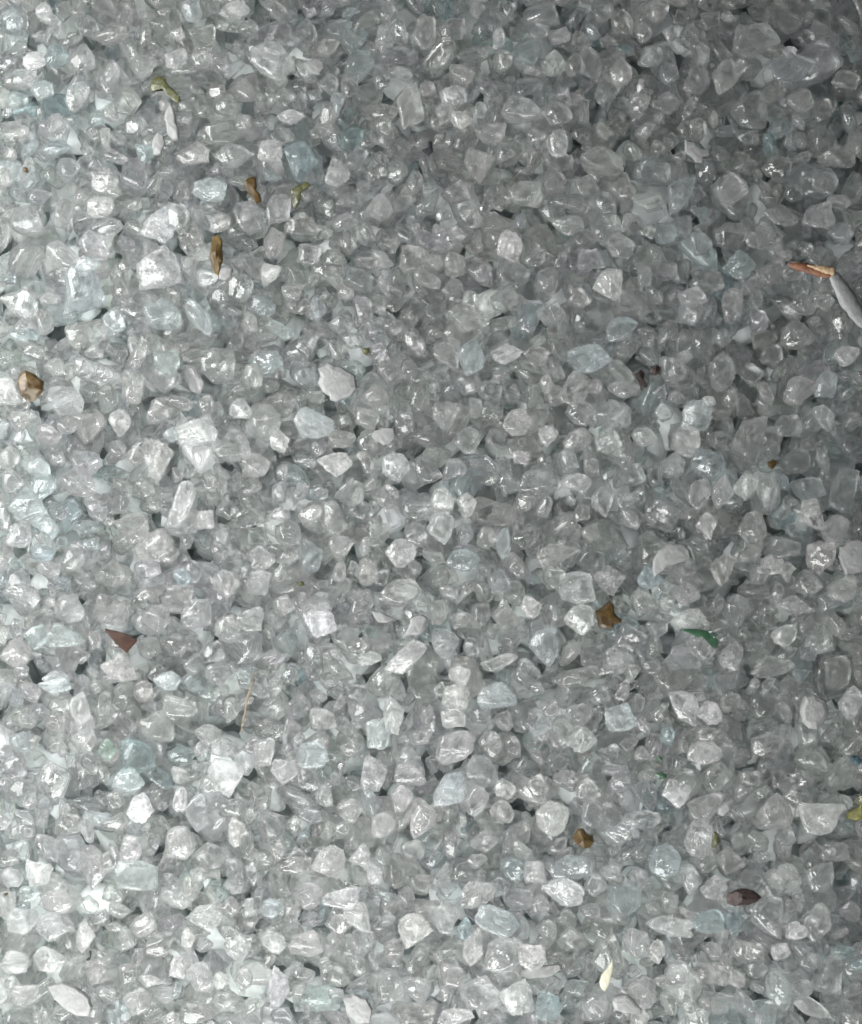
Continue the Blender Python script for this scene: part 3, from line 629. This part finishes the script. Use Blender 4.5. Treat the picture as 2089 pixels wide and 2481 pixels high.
def local_top(px, py, r=30):
    i, j = int((px - GX0) / CELL), int((py - GY0) / CELL); k = int(r / CELL)
    return float(np.percentile(HM[max(0, j - k):j + k, max(0, i - k):i + k], 80))

zt = local_top(1960, 655, 60) + 14
tp = pix(1045, 0, [(1456, 1085), (1490, 1092), (1540, 1104), (1590, 1117), (1628, 1124)], [zt + 4, zt + 6, zt + 7, zt + 7, zt + 6])
org = np.array(tp[2])
twig = link('twig', None, tuple(org * S), label='short reddish brown twig snapped to bare wood at the right edge', category='twig')
strand('bark', tp, [4, 10, 12, 12.5, 11], M_BARK, org, twig, flat=.6, jit=.12)
wd = pix(1045, 0, [(1530, 1090), (1570, 1101), (1600, 1106), (1640, 1116)], [zt + 12, zt + 13, zt + 13, zt + 10])
strand('bare_wood', wd, [2, 6, 9, 11], M_WOOD, org, twig, flat=.7, jit=.12)
sp = pix(1045, 0, [(1622, 1108), (1650, 1150), (1690, 1215), (1735, 1285), (1800, 1360)], [zt + 6, zt + 8, zt + 6, zt + 3, zt - 4])
strand('frosted_glass_shard', sp, [7, 15, 21, 18, 10], M_FROST, np.array(sp[2]), flat=.42, jit=.07, n=26, seg=11,
       label='long curved frosted shard running from the twig to the right edge', category='glass shard', group='frosted white shards in the heap')
z0 = local_top(605, 1700, 60)
fp = pix(0, 1650, [(1042, -30), (1030, 20), (1015, 70), (1004, 130), (990, 190), (984, 205)], [z0 + 6, z0 + 16, z0 + 18, z0 + 14, z0 + 10, z0 + 4])
strand('straw_fibre', fp, [1.0, 1.7, 2.1, 1.9, 1.3, .6], M_STRAW, np.array(fp[2]), flat=.8, jit=.04, n=40, seg=8,
       label='thin tan straw fibre lying upright in the lower left half', category='fibre')
V, F, (cx, cy) = shape_poly(chipspec(1045, 1650, CREAM[1]), 10, 0)
link('seed_husk', mesh_of('seed_husk', (V + [0, 0, 10]) * S, F, M_CREAM), (wx(cx), wy(cy), (local_top(cx, cy, 24) - 4) * S),
     label='cream teardrop seed husk near the bottom right', category='seed husk')

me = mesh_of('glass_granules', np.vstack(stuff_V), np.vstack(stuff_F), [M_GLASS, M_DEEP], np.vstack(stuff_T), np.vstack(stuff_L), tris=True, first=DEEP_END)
link('glass_granules', me, kind='stuff', label='the rest of the heap of small crushed clear glass granules', category='glass granules')

# the surface the heap lies on
bm = bmesh.new(); bmesh.ops.create_grid(bm, x_segments=60, y_segments=60, size=(W / 2 + MARG + 900) * S)
for v in bm.verts: v.co.z = (rng.normal(scale=3) - 2) * S
me = bpy.data.meshes.new('ground'); bm.to_mesh(me); bm.free(); me.materials.append(M_BASE)
link('ground', me, kind='structure')

# ------------------------------------------------------------------ labels for the granules: look + what they lie beside
LAND = [('the knee shaped amber chip', 616, 465), ('the upright brown shard', 527, 622), ('the notched white shard', 418, 300), ('the forked olive chip', 403, 222),
 ('the curved olive chip', 728, 472), ('the charcoal black chip', 1042, 363), ('the tiny bright white shard', 1556, 206), ('the stubby armed white shard', 1690, 370),
 ('the brown twig', 1960, 655), ('the golden six-sided chip', 76, 935), ('the big frosted white piece', 820, 929), ('the grey frosted chip', 930, 1059),
 ('the dark brown triangle', 300, 1550), ('the two maroon bits', 1572, 905), ('the little dark amber chip', 1870, 1127), ('the domed frosted piece', 1625, 1355),
 ('the frosted edge block', 2060, 1352), ('the star shaped amber chip', 1470, 1490), ('the emerald green piece', 1690, 1535), ('the pointed frosted chip', 1005, 1515),
 ('the straw fibre', 603, 1705), ('the brightest white piece', 337, 1958), ('the slanted pale slab', 175, 2420), ('the smooth pale wedge', 868, 2440),
 ('the frosted round lump', 1972, 1724), ('the golden amber nugget', 1414, 2030), ('the small green chips', 1598, 1862), ('the yellow-green edge piece', 2080, 1962),
 ('the dark maroon oval', 1798, 2170), ('the cream seed husk', 1467, 2355), ('the low frosted sliver', 1312, 2352), ('the curved olive sliver', 1735, 2037),
 ('the tiny amber edge speck', 67, 415), ('the top edge speck', 596, 44), ('the curved frosted shard', 2060, 730), ('the small green speck', 2046, 243)]
NUM = ['', 'one', 'two', 'three', 'four', 'five', 'six', 'seven', 'eight', 'nine', 'ten', 'eleven', 'twelve', 'thirteen', 'fourteen']
DIRS = ['right of', 'above right of', 'above', 'above left of', 'left of', 'below left of', 'below', 'below right of']
areas_ = sorted(p[9] * p[10] for _, p in things)
q1, q2 = areas_[len(areas_) // 3], areas_[2 * len(areas_) // 3]
used = set()
for o, p in things:
    px, py, code, w, h = p[0], p[1], p[8], p[9], p[10]
    size = 'small' if w * h < q1 else ('medium' if w * h < q2 else 'large')
    r = max(w, h) / min(w, h)
    shp = 'long' if r > 1.55 else {'p': 'pointed', 'k': 'blocky', 'r': 'rounded'}.get(code[1:].replace('b', '')[-1:], 'oval' if r > 1.25 else 'chunky')
    look = {'c': 'clear', 'b': 'crackled clear', 'a': 'pale aqua', 'A': 'blue-grey', 'g': 'pale green', 'G': 'green-grey', 'd': 'dim grey',
            's': 'cloudy white', 'S': 'smooth clear', 'w': 'bright white'}[code[0]]
    if code[0] == 'a' and 'b' in code: look = 'bright aqua'
    done = False
    for name, lx, ly in sorted(LAND, key=lambda t: math.hypot(t[1] - px, t[2] - py)):
        dx, dy = px - lx, ly - py; d = math.hypot(dx, dy)
        k = int(round(math.atan2(dy, dx) / (PI / 4))) % 8
        n = max(1, int(round(d / 60)))
        if n > 14: continue
        lab = f"{size} {shp} {look} granule {NUM[n]} width{'s' if n > 1 else ''} {DIRS[k]} {name}"
        if lab not in used and len(lab.split()) <= 16:
            used.add(lab); o['label'] = lab; done = True; break
    if not done: raise ValueError('label')

# ------------------------------------------------------------------ light
world = bpy.data.worlds.new('World'); scene.world = world; world.use_nodes = True
bg = world.node_tree.nodes['Background']; bg.inputs[0].default_value = (.90, .96, 1.0, 1); bg.inputs[1].default_value = 0.115

def area(name, loc, target, size, power, color):
    d = bpy.data.lights.new(name, 'AREA'); d.shape = 'RECTANGLE'; d.size, d.size_y = size[0] * S, size[1] * S
    d.energy = power; d.color = color
    o = bpy.data.objects.new(name, d); col.objects.link(o)
    o.location = [c * S for c in loc]
    o.rotation_euler = (Vector(target) - Vector(loc)).to_track_quat('-Z', 'Y').to_euler(); o['kind'] = 'helper'
    return o
area('added_left_light', (-2400, 600, 1600), (-700, 0, 0), (1500, 2800), 0.60, (.99, 1.0, .982))  # unseen soft light, added to make the left side brighter
area('added_low_light', (-550, -2550, 1600), (-200, -900, 0), (2000, 1100), 0.36, (.99, 1.0, .982))  # second unseen soft light, added so the upper right stays darkest
for loc, p in (((-700, 1100, 3300), .025), ((-1700, 700, 2600), .06), ((600, -1600, 2900), .05), ((-1300, -1700, 2700), .06)):  # small unseen lights, added for more glints on the facets
    area('added_glint_light', loc, (-500, -300, 0), (460, 460), p, (1.0, .99, .97))

cam = bpy.data.cameras.new('Camera'); co = bpy.data.objects.new('Camera', cam); col.objects.link(co)
scene.camera = co
cam.sensor_fit = 'VERTICAL'; cam.sensor_height = 24
DIST = 2.6 * H
cam.lens = 24 * 2.6 * (DIST) / DIST
co.location = (0, 0, (DIST + HL - 20) * S); co.rotation_euler = (0, 0, 0)
cam.clip_start = 0.001; cam.clip_end = 100
cam.dof.use_dof = False

scene.view_settings.view_transform = 'Standard'; scene.view_settings.look = 'None'; scene.view_settings.exposure = 0
scene.render.engine = 'CYCLES'
cy_ = scene.cycles
cy_.max_bounces = 17; cy_.transmission_bounces = 16; cy_.diffuse_bounces = 9; cy_.glossy_bounces = 6; cy_.transparent_max_bounces = 5
cy_.caustics_reflective = True; cy_.caustics_refractive = True; cy_.blur_glossy = 0.3
cy_.sample_clamp_indirect = 5.0; cy_.sample_clamp_direct = 0
cy_.use_denoising = True
try:
    cy_.denoiser = 'OPENIMAGEDENOISE'; cy_.denoising_prefilter = 'ACCURATE'
except Exception as e: print(e)
cy_.use_adaptive_sampling = True; cy_.adaptive_threshold = 0.045; cy_.adaptive_min_samples = 24
